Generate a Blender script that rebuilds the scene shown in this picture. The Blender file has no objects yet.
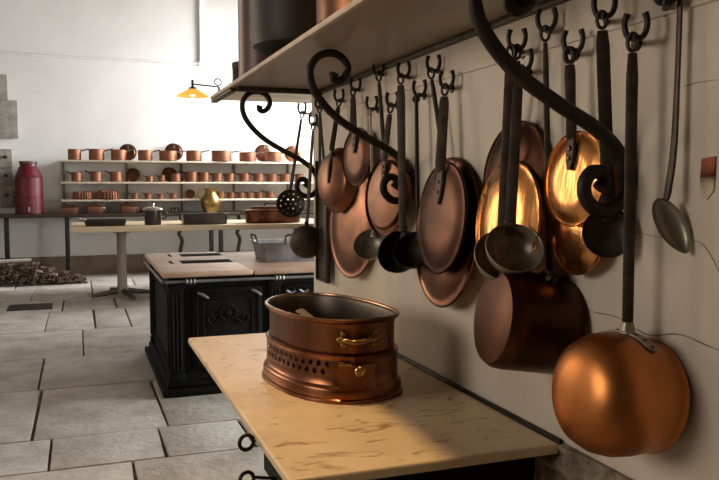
import bpy, bmesh, math, random
from mathutils import Vector, Matrix
random.seed(7)
PI = math.pi
S = bpy.context.scene
C = S.collection
V = Vector

# ------------------------------------------------------------------ materials
def mat(name, base, rough=.5, metal=0., var=None, vscale=8., bump=0., bscale=30., spec=.5, rvar=0., stretch=(1, 1, 1), thr=(.35, .65), coat=0.):
    m = bpy.data.materials.new(name); m.use_nodes = True
    nt = m.node_tree; b = nt.nodes['Principled BSDF']
    b.inputs['Base Color'].default_value = (*base, 1)
    b.inputs['Roughness'].default_value = rough
    b.inputs['Metallic'].default_value = metal
    b.inputs['Specular IOR Level'].default_value = spec
    if coat: b.inputs['Coat Weight'].default_value = coat
    tc = nt.nodes.new('ShaderNodeTexCoord'); mp = nt.nodes.new('ShaderNodeMapping')
    mp.inputs['Scale'].default_value = stretch
    nt.links.new(tc.outputs['Object'], mp.inputs['Vector'])
    if var:
        n = nt.nodes.new('ShaderNodeTexNoise'); n.inputs['Scale'].default_value = vscale
        n.inputs['Detail'].default_value = 6; n.inputs['Roughness'].default_value = .62
        nt.links.new(mp.outputs[0], n.inputs['Vector'])
        r = nt.nodes.new('ShaderNodeValToRGB')
        r.color_ramp.elements[0].position = thr[0]; r.color_ramp.elements[1].position = thr[1]
        r.color_ramp.elements[0].color = (*base, 1); r.color_ramp.elements[1].color = (*var, 1)
        nt.links.new(n.outputs['Fac'], r.inputs['Fac'])
        nt.links.new(r.outputs[0], b.inputs['Base Color'])
        if rvar:
            mr = nt.nodes.new('ShaderNodeMapRange')
            mr.inputs['To Min'].default_value = rough - rvar; mr.inputs['To Max'].default_value = rough + rvar
            nt.links.new(n.outputs['Fac'], mr.inputs['Value'])
            nt.links.new(mr.outputs[0], b.inputs['Roughness'])
    if bump:
        n2 = nt.nodes.new('ShaderNodeTexNoise'); n2.inputs['Scale'].default_value = bscale
        n2.inputs['Detail'].default_value = 5
        nt.links.new(mp.outputs[0], n2.inputs['Vector'])
        bp = nt.nodes.new('ShaderNodeBump'); bp.inputs['Strength'].default_value = bump
        bp.inputs['Distance'].default_value = .01
        nt.links.new(n2.outputs['Fac'], bp.inputs['Height'])
        nt.links.new(bp.outputs[0], b.inputs['Normal'])
    return m

def flag_mat():
    m = mat('flagstone', (.27, .235, .19), .6, 0, (.46, .42, .37), 3.6, .8, 22, thr=(.28, .62))
    nt = m.node_tree; b = nt.nodes['Principled BSDF']
    src = b.inputs['Base Color'].links[0].from_socket
    g = nt.nodes.new('ShaderNodeNewGeometry'); mr = nt.nodes.new('ShaderNodeMapRange')
    mr.inputs['To Min'].default_value = .88; mr.inputs['To Max'].default_value = 1.08
    nt.links.new(g.outputs['Random Per Island'], mr.inputs['Value'])
    mx = nt.nodes.new('ShaderNodeMix'); mx.data_type = 'RGBA'; mx.blend_type = 'MULTIPLY'
    mx.inputs['Factor'].default_value = 1
    nt.links.new(src, mx.inputs['A']); nt.links.new(mr.outputs[0], mx.inputs['B'])
    nt.links.new(mx.outputs['Result'], b.inputs['Base Color'])
    return m

def marble_mat():
    m = mat('aged_marble', (.78, .62, .39), .36, 0, (.62, .46, .27), 4, .05, 60)
    nt = m.node_tree; b = nt.nodes['Principled BSDF']
    src = b.inputs['Base Color'].links[0].from_socket
    tc = nt.nodes.new('ShaderNodeTexCoord'); mp = nt.nodes.new('ShaderNodeMapping')
    mp.inputs['Scale'].default_value = (7, 15, 7); mp.inputs['Rotation'].default_value = (0, 0, .9)
    nt.links.new(tc.outputs['Object'], mp.inputs['Vector'])
    n = nt.nodes.new('ShaderNodeTexNoise'); n.inputs['Scale'].default_value = 1.3
    n.inputs['Detail'].default_value = 3; n.inputs['Distortion'].default_value = 1.6
    nt.links.new(mp.outputs[0], n.inputs['Vector'])
    r = nt.nodes.new('ShaderNodeValToRGB')
    r.color_ramp.elements[0].position = .585; r.color_ramp.elements[0].color = (0, 0, 0, 1)
    r.color_ramp.elements[1].position = .70; r.color_ramp.elements[1].color = (.85, .85, .85, 1)
    nt.links.new(n.outputs['Fac'], r.inputs['Fac'])
    mx = nt.nodes.new('ShaderNodeMix'); mx.data_type = 'RGBA'
    nt.links.new(r.outputs[0], mx.inputs['Factor']); nt.links.new(src, mx.inputs['A'])
    mx.inputs['B'].default_value = (.30, .17, .07, 1)
    nt.links.new(mx.outputs['Result'], b.inputs['Base Color'])
    return m

def emit(name, col, st):
    m = bpy.data.materials.new(name); m.use_nodes = True
    b = m.node_tree.nodes['Principled BSDF']
    b.inputs['Base Color'].default_value = (*col, 1)
    b.inputs['Emission Color'].default_value = (*col, 1); b.inputs['Emission Strength'].default_value = st
    return m

M = dict(
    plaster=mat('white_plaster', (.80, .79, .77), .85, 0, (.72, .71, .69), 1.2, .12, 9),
    plaster_dim=mat('sooty_plaster', (.30, .25, .20), .8, 0, (.22, .18, .15), 1.5, .1, 8),  # unseen walls and ceiling darkened to cut bounce light and reflections
    plaster_old=mat('aged_plaster', (.72, .63, .53), .7, 0, (.58, .49, .40), 2.3, .18, 7, stretch=(1, 1, .45)),
    crack=mat('plaster_crack', (.10, .08, .06), .9),
    rubble=mat('rough_stone', (.09, .066, .045), .9, 0, (.30, .235, .165), 16, 1., 30, thr=(.35, .6)),
    skirt=mat('brown_stone_band', (.25, .18, .13), .8, 0, (.17, .12, .085), 4, .2, 15),
    ashlar=mat('grey_stone_block', (.27, .25, .215), .85, 0, (.18, .165, .14), 7, .4, 25),
    dirt=mat('dirt_joint', (.12, .085, .06), .95, 0, (.06, .042, .03), 20, .5, 50),
    flag=flag_mat(), marble=marble_mat(),
    iron=mat('black_iron', (.020, .016, .013), .5, .6, (.042, .033, .026), 14, .15, 60),
    iron_brown=mat('brown_iron', (.085, .062, .045), .5, .6, (.04, .029, .022), 18, .15, 70),
    soot=mat('soot', (.008, .007, .007), .9, 0, spec=.1),  # black that paints the shade inside the hob openings
    castiron=mat('cast_iron', (.0045, .0045, .005), .7, .0, (.008, .008, .008), 10, .08, 50, spec=.12),
    hob=mat('hob_plate', (.62, .43, .31), .42, .1, (.46, .31, .22), 6, .05, 40, rvar=.08),
    copper=mat('old_copper', (.60, .225, .085), .31, 1, (.36, .13, .052), 5, .05, 22, rvar=.07),
    copper_dark=mat('tarnished_copper', (.22, .088, .044), .34, 1, (.075, .032, .018), 6, .05, 22, rvar=.08),
    copper_sooty=mat('sooty_copper', (.085, .036, .022), .36, 1, (.035, .018, .013), 7, .06, 25, rvar=.08),
    warmer_copper=mat('brown_copper', (.27, .105, .048), .30, 1, (.11, .045, .024), 9, .04, 22, rvar=.07, stretch=(1, 1, .25)),
    old_door=mat('door_copper', (.40, .16, .065), .33, 1, (.22, .085, .04), 7),
    rim_copper=mat('worn_rim', (.42, .24, .13), .32, 1, (.25, .13, .07), 9),
    tarnished_tin=mat('tarnished_tin', (.12, .10, .08), .45, .8, (.07, .055, .045), 8),
    pan_copper=mat('big_pan_copper', (.56, .21, .062), .40, 1, (.33, .115, .034), 4, .04, 20, rvar=.08),
    copper_pink=mat('dull_pink_copper', (.125, .050, .028), .40, 1, (.05, .021, .013), 6, .05, 20, rvar=.06),
    copper_bright=mat('bright_copper', (.92, .42, .13), .26, 1, (.62, .24, .08), 7, .45, 9, rvar=.06, stretch=(1, 1.6, .55)),
    copper_warm=mat('shelf_copper', (.31, .13, .07), .5, .75, (.17, .07, .04), 6, 0, 20),
    tin=mat('dull_tin', (.33, .29, .215), .36, .45, (.20, .175, .125), 12, .05, 40, rvar=.06),
    tin_light=mat('tinned_rim', (.55, .50, .44), .35, 1, (.40, .35, .30), 10),
    tinware=mat('black_tinware', (.05, .042, .036), .34, .8, (.09, .075, .06), 9),
    zinc=mat('grey_zinc', (.26, .26, .28), .4, .6, (.13, .13, .135), 8),
    brass=mat('brass', (.50, .32, .10), .34, 1, (.30, .19, .065), 12),
    brown=mat('maroon_enamel', (.13, .055, .045), .4, .1, (.085, .035, .03), 5),
    blackpot=mat('black_enamel', (.007, .006, .005), .5, 0, (.014, .011, .009), 5, spec=.3),
    red=mat('red_enamel', (.12, .003, .012), .42, 0, (.08, .003, .009), 4),
    wood=mat('scrubbed_wood', (.56, .42, .26), .6, 0, (.42, .30, .18), 5, .1, 20, stretch=(.5, 6, 6)),
    wood_dark=mat('weathered_wood', (.26, .20, .14), .7, 0, (.16, .12, .085), 7, .15, 20, stretch=(5, 5, .6)),
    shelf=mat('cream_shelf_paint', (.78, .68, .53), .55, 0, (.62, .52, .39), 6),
    mantel=mat('mantel_paint', (.35, .27, .20), .36, 0, (.26, .20, .145), 3.5, .06, 14, stretch=(1, .5, 1)),
    mantel_edge=mat('mantel_edge_wood', (.55, .44, .34), .5, 0, (.40, .30, .22), 9),
    bark=mat('bark', (.028, .016, .010), .9, 0, (.10, .055, .033), 20, .6, 40),
    pale=mat('pale_wood', (.55, .48, .40), .8, 0, (.4, .33, .27), 12),
    pipe=mat('painted_pipe', (.80, .79, .77), .5),
    brick=mat('faded_brick', (.38, .10, .045), .85, 0, (.26, .07, .035), 60),
    putty=mat('beige_filler', (.60, .46, .33), .85),
    glass=emit('window_daylight', (1., .97, .92), 1.0),
    shade=mat('amber_glass', (.90, .50, .08), .35, 0, (.80, .40, .05), 8),
)
_nt = M['shade'].node_tree.nodes['Principled BSDF']
_nt.inputs['Emission Color'].default_value = (1., .5, .06, 1); _nt.inputs['Emission Strength'].default_value = .55

# ------------------------------------------------------------------ mesh helpers (world coordinates)
def frame(n, up=(0, 0, 1)):
    n = V(n).normalized(); u = V(up).cross(n)
    if u.length < 1e-4: u = V((1, 0, 0)).cross(n)
    u.normalize(); v = n.cross(u)
    return Matrix((u, v, n)).transposed()          # columns: right, up, normal

def box(bm, a, b, bev=0., mi=0, R=None, seg=2):
    c = [(x, y, z) for z in (a[2], b[2]) for y in (a[1], b[1]) for x in (a[0], b[0])]
    vs = [bm.verts.new(p) for p in c]
    fs = [bm.faces.new([vs[i] for i in q]) for q in ((0, 2, 3, 1), (4, 5, 7, 6), (0, 1, 5, 4), (1, 3, 7, 5), (3, 2, 6, 7), (2, 0, 4, 6))]
    for f in fs: f.material_index = mi
    if bev:
        es = list({e for f in fs for e in f.edges})
        r = bmesh.ops.bevel(bm, geom=es, offset=bev, segments=seg, affect='EDGES', profile=.5)
        for f in r['faces']: f.material_index = mi
    return vs

def tube(bm, pts, rad, n=8, flat=None, caps=True, closed=False):
    """tube through points; rad number or list; flat=(across, depth) factors with a steady frame"""
    pts = [V(p) for p in pts]; N = len(pts)
    rads = rad if isinstance(rad, (list, tuple)) else [rad] * N
    rings = []; prev = None
    for i, p in enumerate(pts):
        if closed: t = pts[(i + 1) % N] - pts[i - 1]
        else: t = pts[min(i + 1, N - 1)] - pts[max(i - 1, 0)]
        t.normalize()
        if prev is None:
            ref = V(flat[2]) if flat and len(flat) > 2 else (V((0, 0, 1)) if abs(t.z) < .9 else V((0, 1, 0)))
            u = ref - t * ref.dot(t); u.normalize()
        else:
            u = prev - t * prev.dot(t); u.normalize()
        prev = u; w = t.cross(u)
        fa, fb = (flat[0], flat[1]) if flat else (1, 1)
        rings.append([bm.verts.new(p + (u * math.cos(2 * PI * k / n) * fa + w * math.sin(2 * PI * k / n) * fb) * rads[i]) for k in range(n)])
    for i in range(N if closed else N - 1):
        a, b = rings[i], rings[(i + 1) % N]
        for k in range(n): bm.faces.new((a[k], a[(k + 1) % n], b[(k + 1) % n], b[k]))
    if caps and not closed:
        bm.faces.new(rings[0][::-1]); bm.faces.new(rings[-1])

def lathe(bm, prof, c=(0, 0, 0), axis=(0, 0, 1), n=40, mi=0, sx=1., sy=1., up=(0, 0, 1)):
    """profile (r, h) revolved about axis through c; open or closed ends by r=0"""
    R = frame(axis, up) if tuple(axis) != (0, 0, 1) else Matrix.Identity(3)
    c = V(c); rings = []
    for r, h in prof:
        if r < 1e-6: rings.append([bm.verts.new(c + R @ V((0, 0, h)))])
        else: rings.append([bm.verts.new(c + R @ V((r * sx * math.cos(2 * PI * k / n), r * sy * math.sin(2 * PI * k / n), h))) for k in range(n)])
    for a, b in zip(rings, rings[1:]):
        for k in range(n):
            k2 = (k + 1) % n
            if len(a) == 1 and len(b) == 1: continue
            if len(a) == 1: f = bm.faces.new((a[0], b[k2], b[k]))
            elif len(b) == 1: f = bm.faces.new((a[k], a[k2], b[0]))
            else: f = bm.faces.new((a[k], a[k2], b[k2], b[k]))
            f.material_index = mi

def torus(bm, c, R, r, axis=(0, 0, 1), n=24, m=8, sx=1., sy=1.):
    F = frame(axis); c = V(c)
    tube(bm, [c + F @ V((R * sx * math.cos(2 * PI * k / n), R * sy * math.sin(2 * PI * k / n), 0)) for k in range(n)], r, m, closed=True)

def spline(ctrl, per=8, closed=False):
    ctrl = [V(p) for p in ctrl]; out = []; N = len(ctrl)
    for i in range(N if closed else N - 1):
        if closed: p0, p1, p2, p3 = ctrl[i - 1], ctrl[i], ctrl[(i + 1) % N], ctrl[(i + 2) % N]
        else: p0, p1, p2, p3 = ctrl[max(i - 1, 0)], ctrl[i], ctrl[i + 1], ctrl[min(i + 2, N - 1)]
        for k in range(per):
            t = k / per
            out.append(.5 * ((2 * p1) + (p2 - p0) * t + (2 * p0 - 5 * p1 + 4 * p2 - p3) * t * t + (3 * p1 - p0 - 3 * p2 + p3) * t ** 3))
    if not closed: out.append(ctrl[-1])
    return out

def NB(): return bmesh.new()

def obj(name, bm, mats, parent=None, origin=None, smooth=38):
    """link ONE mesh object; geometry is in world coordinates and is moved to its parent's or its own origin"""
    bmesh.ops.remove_doubles(bm, verts=bm.verts, dist=1e-6)
    bmesh.ops.recalc_face_normals(bm, faces=bm.faces)
    for f in bm.faces: f.smooth = True
    lim = math.radians(smooth)
    for e in bm.edges:
        if len(e.link_faces) == 2 and e.calc_face_angle(0) > lim: e.smooth = False
    me = bpy.data.meshes.new(name)
    off = V(parent['_o']) if parent is not None else V(origin or (0, 0, 0))
    bmesh.ops.translate(bm, verts=bm.verts, vec=-off)
    bm.to_mesh(me); bm.free()
    o = bpy.data.objects.new(name, me); C.objects.link(o)
    for m in (mats if isinstance(mats, (list, tuple)) else [mats]): me.materials.append(M[m])
    if parent is not None:
        o.parent = parent; o['_o'] = tuple(parent['_o'])
    else: o.location = off; o['_o'] = tuple(off)
    return o

def thing(name, label, cat, loc=(0, 0, 0), group=None):
    o = bpy.data.objects.new(name, None); C.objects.link(o); o.empty_display_size = .1
    o.location = loc; o['_o'] = tuple(loc); o['label'] = label; o['category'] = cat
    if group: o['group'] = group
    return o
def tag(o, label, cat, group=None):
    o['label'] = label; o['category'] = cat
    if group: o['group'] = group
    return o
def struct(name, bm, mats, **k):
    o = obj(name, bm, mats, **k); o['kind'] = 'structure'; return o
def dup(root, loc, label, scale=(1, 1, 1), rotz=0, group=None, name=None):
    r = root.copy(); C.objects.link(r); r.location = loc; r.scale = scale; r.rotation_euler = (0, 0, rotz)
    r['label'] = label
    if group: r['group'] = group
    for ch in list(root.children):
        c = ch.copy(); C.objects.link(c); c.parent = r
        for g in ch.children:
            d = g.copy(); C.objects.link(d); d.parent = c
    return r

# ------------------------------------------------------------------ the room
W = .961                     # face of the wall the pans hang on
YB = 11.9                    # back wall
bm = NB(); box(bm, (-3.7, -3, -.25), (4.7, 12.1, -.018), mi=0)
rows = [-3, -2.1, -1.2, -.2, .7, 1.6, 2.5, 3.12, 3.72, 4.2, 5.25, 6.2, 7.35, 8.5, 9.35, 10.4, 11.2, 11.92]
fixed = {8: [-1.02, -.17, .37, .80, 1.5], 9: [-1.25, -.26, .42, .95, 1.6], 10: [-1.3, -.28, .62, 1.3], 11: [-1.0, .0, .75, 1.6],
         12: [-1.15, -.32, .11, .42, 1.1], 13: [-.85, -.2, .35, 1.2], 14: [-1.2, -.55, .12, .9], 15: [-.8, .12, .66, 1.4]}
for i in range(len(rows) - 1):
    xs = fixed.get(i)
    if xs is None:
        xs = []; x = -1.4 + random.random() * .6
        while x < 1.5: xs.append(x); x += random.uniform(.55, 1.15)
    xs = list(xs); x = xs[0]
    while x > -3.6: x -= random.uniform(.6, 1.1); xs.insert(0, max(x, -3.7))
    x = xs[-1]
    while x < 4.6: x += random.uniform(.6, 1.1); xs.append(min(x, 4.7))
    for a, b in zip(xs, xs[1:]):
        g = .0065
        j = lambda: random.uniform(-.008, .008)
        y0, y1 = rows[i], rows[i + 1]
        vs = box(bm, (a + g, y0 + g, -.03), (b - g, y1 - g, random.uniform(-.004, 0)), mi=1)
        for v in vs: v.co.x += j(); v.co.y += j()
        # the box verts 0..3 low, 4..7 high: keep the sides upright
        for k in range(4): vs[k].co.xy = vs[k + 4].co.xy
        es = {e for v in vs[4:] for e in v.link_edges if e.other_vert(v) in vs[4:]}
        r = bmesh.ops.bevel(bm, geom=list(es), offset=.012, segments=2, affect='EDGES', profile=.6)
        for f in r['faces']: f.material_index = 1
struct('floor', bm, ['dirt', 'flag'])

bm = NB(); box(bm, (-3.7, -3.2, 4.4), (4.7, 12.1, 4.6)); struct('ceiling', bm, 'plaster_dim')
bm = NB(); box(bm, (-3.7, YB, -.2), (4.7, YB + .2, 4.5)); struct('wall_back', bm, 'plaster')
bm = NB(); box(bm, (-3.7, YB - .035, -.02), (4.6, YB + .02, .27), .008); struct('baseboard_back', bm, 'skirt')
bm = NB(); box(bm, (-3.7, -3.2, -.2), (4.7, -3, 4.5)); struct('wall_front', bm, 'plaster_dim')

# side walls with window openings
def wall_with_holes(name, x0, x1, y0, y1, z0, z1, holes, m):
    bm = NB(); ys = sorted({y0, y1, *[h for q in holes for h in q[:2]]}); zs = sorted({z0, z1, *[h for q in holes for h in q[2:]]})
    for a, b in zip(ys, ys[1:]):
        for c, d in zip(zs, zs[1:]):
            if any(q[0] <= a and b <= q[1] and q[2] <= c and d <= q[3] for q in holes): continue
            box(bm, (x0, a, c), (x1, b, d))
    return struct(name, bm, m)
def window(name, x, y0, y1, z0, z1, s):
    bm = NB()
    for a, b in (((y0, z0), (y1, z0 + .07)), ((y0, z1 - .07), (y1, z1)), ((y0, z0), (y0 + .07, z1)), ((y1 - .07, z0), (y1, z1))):
        box(bm, (x - .03, a[0], a[1]), (x + .03, b[0], b[1]), .006)
    ym = (y0 + y1) / 2; box(bm, (x - .02, ym - .02, z0), (x + .02, ym + .02, z1))
    for k in (1, 2): zz = z0 + (z1 - z0) * k / 3; box(bm, (x - .018, y0, zz - .018), (x + .018, y1, zz + .018))
    box(bm, (x + s * .028, y0, z0), (x + s * .034, y1, z1), mi=1)
    struct(name, bm, ['pipe', 'glass'])
LW = [(1.0, 2.4, 1.1, 3.2), (6.8, 8.6, 1.1, 3.2)]
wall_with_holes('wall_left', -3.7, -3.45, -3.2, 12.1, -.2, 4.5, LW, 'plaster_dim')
for i, q in enumerate(LW): window('window_%d' % (i + 1), -3.6, *q, -1)
RW = [(9.9, 11.7, 1.8, 3.9), (3.5, 5.7, .45, 2.5)]
wall_with_holes('wall_alcove', 4.5, 4.7, 3.2, 12.1, -.2, 4.5, RW, 'plaster')
window('window_3', 4.62, *RW[0], 1); window('window_4', 4.62, *RW[1], 1)
bm = NB(); box(bm, (3.1, 6.7, -.1), (4.52, 9.2, 4.45), .01); struct('wall_pier', bm, 'plaster')  # unseen block added to keep window daylight off the middle floor

# the wall of pans: plaster above, bare rubble below, cracks, an applied upper band
bm = NB(); box(bm, (W, -3.1, .745), (4.6, 3.25, 4.5), .012, mi=0)
def ribbon(pts, w, x=W - .0015):
    P = spline(pts, 6)
    for p, q in zip(P, P[1:]):
        d = (q - p); n = V((-d.y, d.x)).normalized() * w * random.uniform(.5, 1.2)
        f = bm.faces.new([bm.verts.new((x, r.x + s * n.x, r.y + s * n.y)) for r, s in ((p, -1), (q, -1), (q, 1), (p, 1))]); f.material_index = 1
ribbon([(1.46, 1.10, 0), (1.33, 1.068, 0), (1.288, 1.048, 0), (1.2, 1.048, 0), (1.12, 1.03, 0), (1.04, 1.045, 0), (.954, 1.036, 0), (.84, 1.042, 0)], .0009)
ribbon([(.954, 1.155, 0), (1.0, 1.205, 0), (1.09, 1.208, 0), (1.18, 1.215, 0)], .0005)
ribbon([(.92, 1.462, 0), (.99, 1.468, 0), (1.05, 1.466, 0)], .0004)
struct('wall_right', bm, ['plaster_old', 'crack'])
bm = NB(); box(bm, (W - .012, -3.1, -.2), (4.6, 3.24, .748))
bmesh.ops.subdivide_edges(bm, edges=[e for e in bm.edges if all(abs(v.co.x - (W - .012)) < 1e-4 for v in e.verts)], cuts=40, use_grid_fill=True)
for v in bm.verts:
    if abs(v.co.x - (W - .012)) < 1e-4: v.co.x += random.uniform(-.016, .012)
struct('baseboard_right', bm, 'rubble')
bm = NB(); box(bm, (W - .007, -3.1, 1.592), (W + .02, 3.245, 1.735), .004); struct('trim_1', bm, 'plaster_old')
bm = NB()
pr = [(.972, 1.346), (1.001, 1.343), (1.003, 1.312), (1.0, 1.28), (.988, 1.276), (.974, 1.29)]
for x, mi, sel in ((W - .003, 0, pr),):
    f0 = bm.faces.new([bm.verts.new((x, a, b)) for a, b in sel[:3] + [(.972, 1.314)]]); f0.material_index = 0
    f1 = bm.faces.new([bm.verts.new((x, a, b)) for a, b in [(.972, 1.314), sel[2], sel[3], sel[4], sel[5]]]); f1.material_index = 1
r = bmesh.ops.extrude_face_region(bm, geom=bm.faces[:]); bmesh.ops.translate(bm, verts=[v for v in r['geom'] if isinstance(v, bmesh.types.BMVert)], vec=(.01, 0, 0))
struct('trim_2', bm, ['brick', 'putty'])

# stone blocks let into the back wall at its left end
bm = NB()
for x1, z0, z1 in ((-.905, 2.48, 2.83), (-.785, 1.955, 2.478)):
    box(bm, (-1.9, YB - .05, z0), (x1, YB + .03, z1), .012)
struct('trim_3', bm, 'ashlar')
bm = NB()
for k, (z0, z1) in enumerate(((.99, 1.29), (1.295, 1.53), (1.535, 1.80))):
    box(bm, (-1.9, YB - .09, z0), (-.87, YB + .03, z1), .012, mi=0)
    lathe(bm, [(0, 0), (.022, 0), (.026, .012), (.018, .028), (0, .032)], (-.955, YB - .09, (z0 + z1) / 2 + .02), (0, -1, 0), 12, mi=1)
struct('trim_4', bm, ['ashlar', 'iron_brown'])
t = thing('wall_pipe', 'white painted pipe running along the back wall and turning up', 'pipe', (1.77, YB - .03, 3.1))
bm = NB(); tube(bm, [(-3.4, YB - .016, 3.12), (1.74, YB - .016, 3.12)], .018, 10); obj('pipe_run', bm, 'pipe', t)
bm = NB(); tube(bm, [(1.76, YB - .018, 3.14), (1.76, YB - .018, 4.4)], .020, 10); obj('pipe_riser', bm, 'pipe', t)
bm = NB(); box(bm, (1.725, YB - .04, 3.085), (1.80, YB, 3.16), .012); obj('elbow', bm, 'pipe', t)

# ------------------------------------------------------------------ mantel shelf and scroll brackets
t = thing('mantel_shelf', 'deep mantel shelf with cream edge above the hanging pans', 'shelf', (W, 1.3, 1.69))
bm = NB(); box(bm, (.585, -.6, 1.692), (W, 3.26, 1.703), .002); obj('board', bm, 'mantel', t)
bm = NB(); box(bm, (.587, 3.105, 1.688), (W - .001, 3.2585, 1.6915), .001); box(bm, (.587, 3.2605, 1.688), (1.7, 3.58, 1.703), .002); obj('end_board', bm, 'shelf', t)  # pale colour paints in the light on the mantel's far underside
bm = NB(); box(bm, (.573, -.6, 1.689), (.587, 3.58, 1.7045), .003); obj('edging', bm, 'mantel_edge', t)
bm = NB(); box(bm, (.60, 3.07, 1.672), (W, 3.10, 1.693), .004); obj('batten', bm, 'iron_brown', t)
bm = NB(); box(bm, (W - .022, -.6, 1.676), (W, 3.06, 1.693), .004); obj('wall_cleat', bm, 'iron_brown', t)
bm = NB(); box(bm, (.575, 3.10, 1.674), (.605, 3.58, 1.6875), .004); obj('edge_strap', bm, 'iron_brown', t)

def bracket(y, label, r=.0125):
    t = thing('scroll_bracket', label, 'bracket', (W, y, 1.3))
    top = [(.706, 1.600), (.690, 1.609), (.689, 1.627), (.708, 1.638), (.731, 1.628), (.738, 1.606)]
    top = [(.716, 1.612), (.702, 1.604), (.692, 1.614), (.697, 1.633), (.722, 1.638)]
    pts = [(.700, 1.622), (.697, 1.608), (.712, 1.600), (.732, 1.612), (.741, 1.638), (.728, 1.664), (.700, 1.678), (.665, 1.674), (.640, 1.655), (.627, 1.622),
           (.636, 1.578), (.668, 1.532), (.720, 1.486), (.80, 1.440), (.875, 1.402), (.925, 1.362), (.946, 1.315), (.938, 1.275), (.910, 1.254), (.880, 1.256),
           (.858, 1.276), (.854, 1.302), (.868, 1.322), (.888, 1.322), (.898, 1.306), (.890, 1.292)]
    P = spline([(x, y, z) for x, z in pts], 7); N = len(P)
    rad = [r * (1.25 if k < 5 or k > N - 6 else 1) for k in range(N)]
    bm = NB(); tube(bm, P, rad, 10); obj('scroll_bar', bm, 'iron', t)
    bm = NB(); box(bm, (.940, y - .012, 1.295), (W + .004, y + .012, 1.335), .004); obj('wall_plate', bm, 'iron', t)
    return t
bracket(3.12, 'black iron scroll bracket at the far end of the mantel, beside the skimmer', .011)
bracket(2.145, 'black iron scroll bracket in the middle of the row of pans', .0115)
bracket(1.169, 'black iron scroll bracket nearest, curling in front of the pale copper lid', .0135)

# things standing on the mantel shelf
ZM = 1.7035
t = thing('stockpot', 'tall maroon pot on the mantel, behind the black pot', 'pot', (.775, 3.31, ZM))
bm = NB(); lathe(bm, [(0, 0), (.105, 0), (.122, .02), (.122, .52), (.128, .53), (.116, .53), (.112, .04), (0, .03)], (.775, 3.31, ZM)); obj('body', bm, 'brown', t)
bm = NB(); torus(bm, (.775, 3.31, ZM + .525), .124, .006); obj('rim', bm, 'tin_light', t)
t = thing('stockpot', 'wide black pot with rounded bottom standing on the mantel', 'pot', (.745, 2.62, ZM))
bm = NB(); lathe(bm, [(0, .0), (.10, .0), (.105, .03), (.155, .035), (.195, .06), (.205, .10), (.205, .50), (.212, .51), (.20, .51), (.19, .1), (0, .06)], (.752, 2.56, ZM), n=48); obj('body', bm, 'blackpot', t)
bm = NB(); tube(bm, spline([(.55, 2.56, ZM + .3), (.51, 2.57, ZM + .33), (.51, 2.66, ZM + .33), (.55, 2.67, ZM + .3)], 5), .007, 8); obj('handle', bm, 'iron', t)
t = thing('copper_pot', 'reddish copper pot at the near end of the mantel', 'pot', (.77, 1.93, ZM))
bm = NB(); lathe(bm, [(0, 0), (.165, 0), (.18, .015), (.18, .30), (.186, .306), (.175, .306), (.17, .02), (0, .012)], (.77, 1.93, ZM), n=48); obj('body', bm, 'copper_dark', t)
bm = NB(); torus(bm, (.77, 1.93, ZM + .305), .181, .006, n=40); obj('rim', bm, 'tin_light', t)
t = thing('small_canister', 'small dark canister at the far end of the mantel', 'canister', (.685, 3.44, ZM))
bm = NB(); lathe(bm, [(0, 0), (.034, 0), (.036, .005), (.036, .125), (.034, .13), (0, .13)], (.685, 3.44, ZM), n=28); obj('body', bm, 'blackpot', t)
bm = NB(); lathe(bm, [(.038, .11), (.038, .135), (.03, .14), (0, .142)], (.685, 3.44, ZM), n=28); obj('lid', bm, 'iron_brown', t)

t = thing('bracket_lamp', 'small lamp with amber glass shade on an iron arm', 'lamp', (.60, 3.57, 1.725))
LX, LZ = .492, 1.755
bm = NB(); tube(bm, [(.61, 3.57, LZ - .008), (LX, 3.57, LZ)], .0035, 8); tube(bm, [(.61, 3.57, 1.703), (.612, 3.57, LZ - .008)], .005, 8); obj('arm', bm, 'iron_brown', t)
bm = NB(); torus(bm, (.607, 3.57, 1.769), .015, .0028, (0, 1, 0), 20); obj('hanging_ring', bm, 'iron', t)
bm = NB(); lathe(bm, [(0, .02), (.006, .018), (.006, -.012), (.016, -.016), (.02, -.024), (0, -.024)], (LX, 3.57, LZ), n=20); obj('socket', bm, 'iron_brown', t)
bm = NB(); lathe(bm, [(.018, -.022), (.07, -.052), (.072, -.056), (.068, -.0555), (.016, -.026), (.018, -.022)], (LX, 3.57, LZ), n=36); obj('lamp_shade', bm, 'shade', t)
bm = NB(); lathe(bm, [(0, -.026), (.010, -.030), (.013, -.044), (.010, -.056), (0, -.060)], (LX, 3.57, LZ), n=16); o = obj('bulb', bm, 'glass', t)

# ------------------------------------------------------------------ wall hooks and what hangs from them
def hook(y, z, d, label):
    """double-pronged iron hook: plate on the wall, stem, two upturned horns"""
    t = thing('wall_hook', label, 'hook', (W, y, z))
    bm = NB(); c = V((W - d, y, z)); u = V((.72, -.69, 0))
    for s in (-1, 1):
        P = spline([c + u * s * .0, c + u * s * .010 + V((0, 0, .001)), c + u * s * .0165 + V((0, 0, .011)), c + u * s * .0185 + V((0, 0, .027)), c + u * s * .0145 + V((0, 0, .042))], 5)
        tube(bm, P, [.0052] * (len(P) - 4) + [.0055, .0058, .006, .0058], 8)
    lathe(bm, [(0, -.007), (.007, -.005), (.008, 0), (.007, .005), (0, .007)], c, n=10)
    obj('horns', bm, 'iron', t)
    bm = NB(); tube(bm, [c, (W - .002, y + d * 1.15, z + .004)], .0055, 8); obj('stem', bm, 'iron', t)
    bm = NB(); lathe(bm, [(0, 0), (.014, 0), (.013, .004), (0, .006)], (W + .001, y + d * 1.15, z + .004), (-1, 0, 0), 14); obj('wall_plate', bm, 'iron', t)

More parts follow.
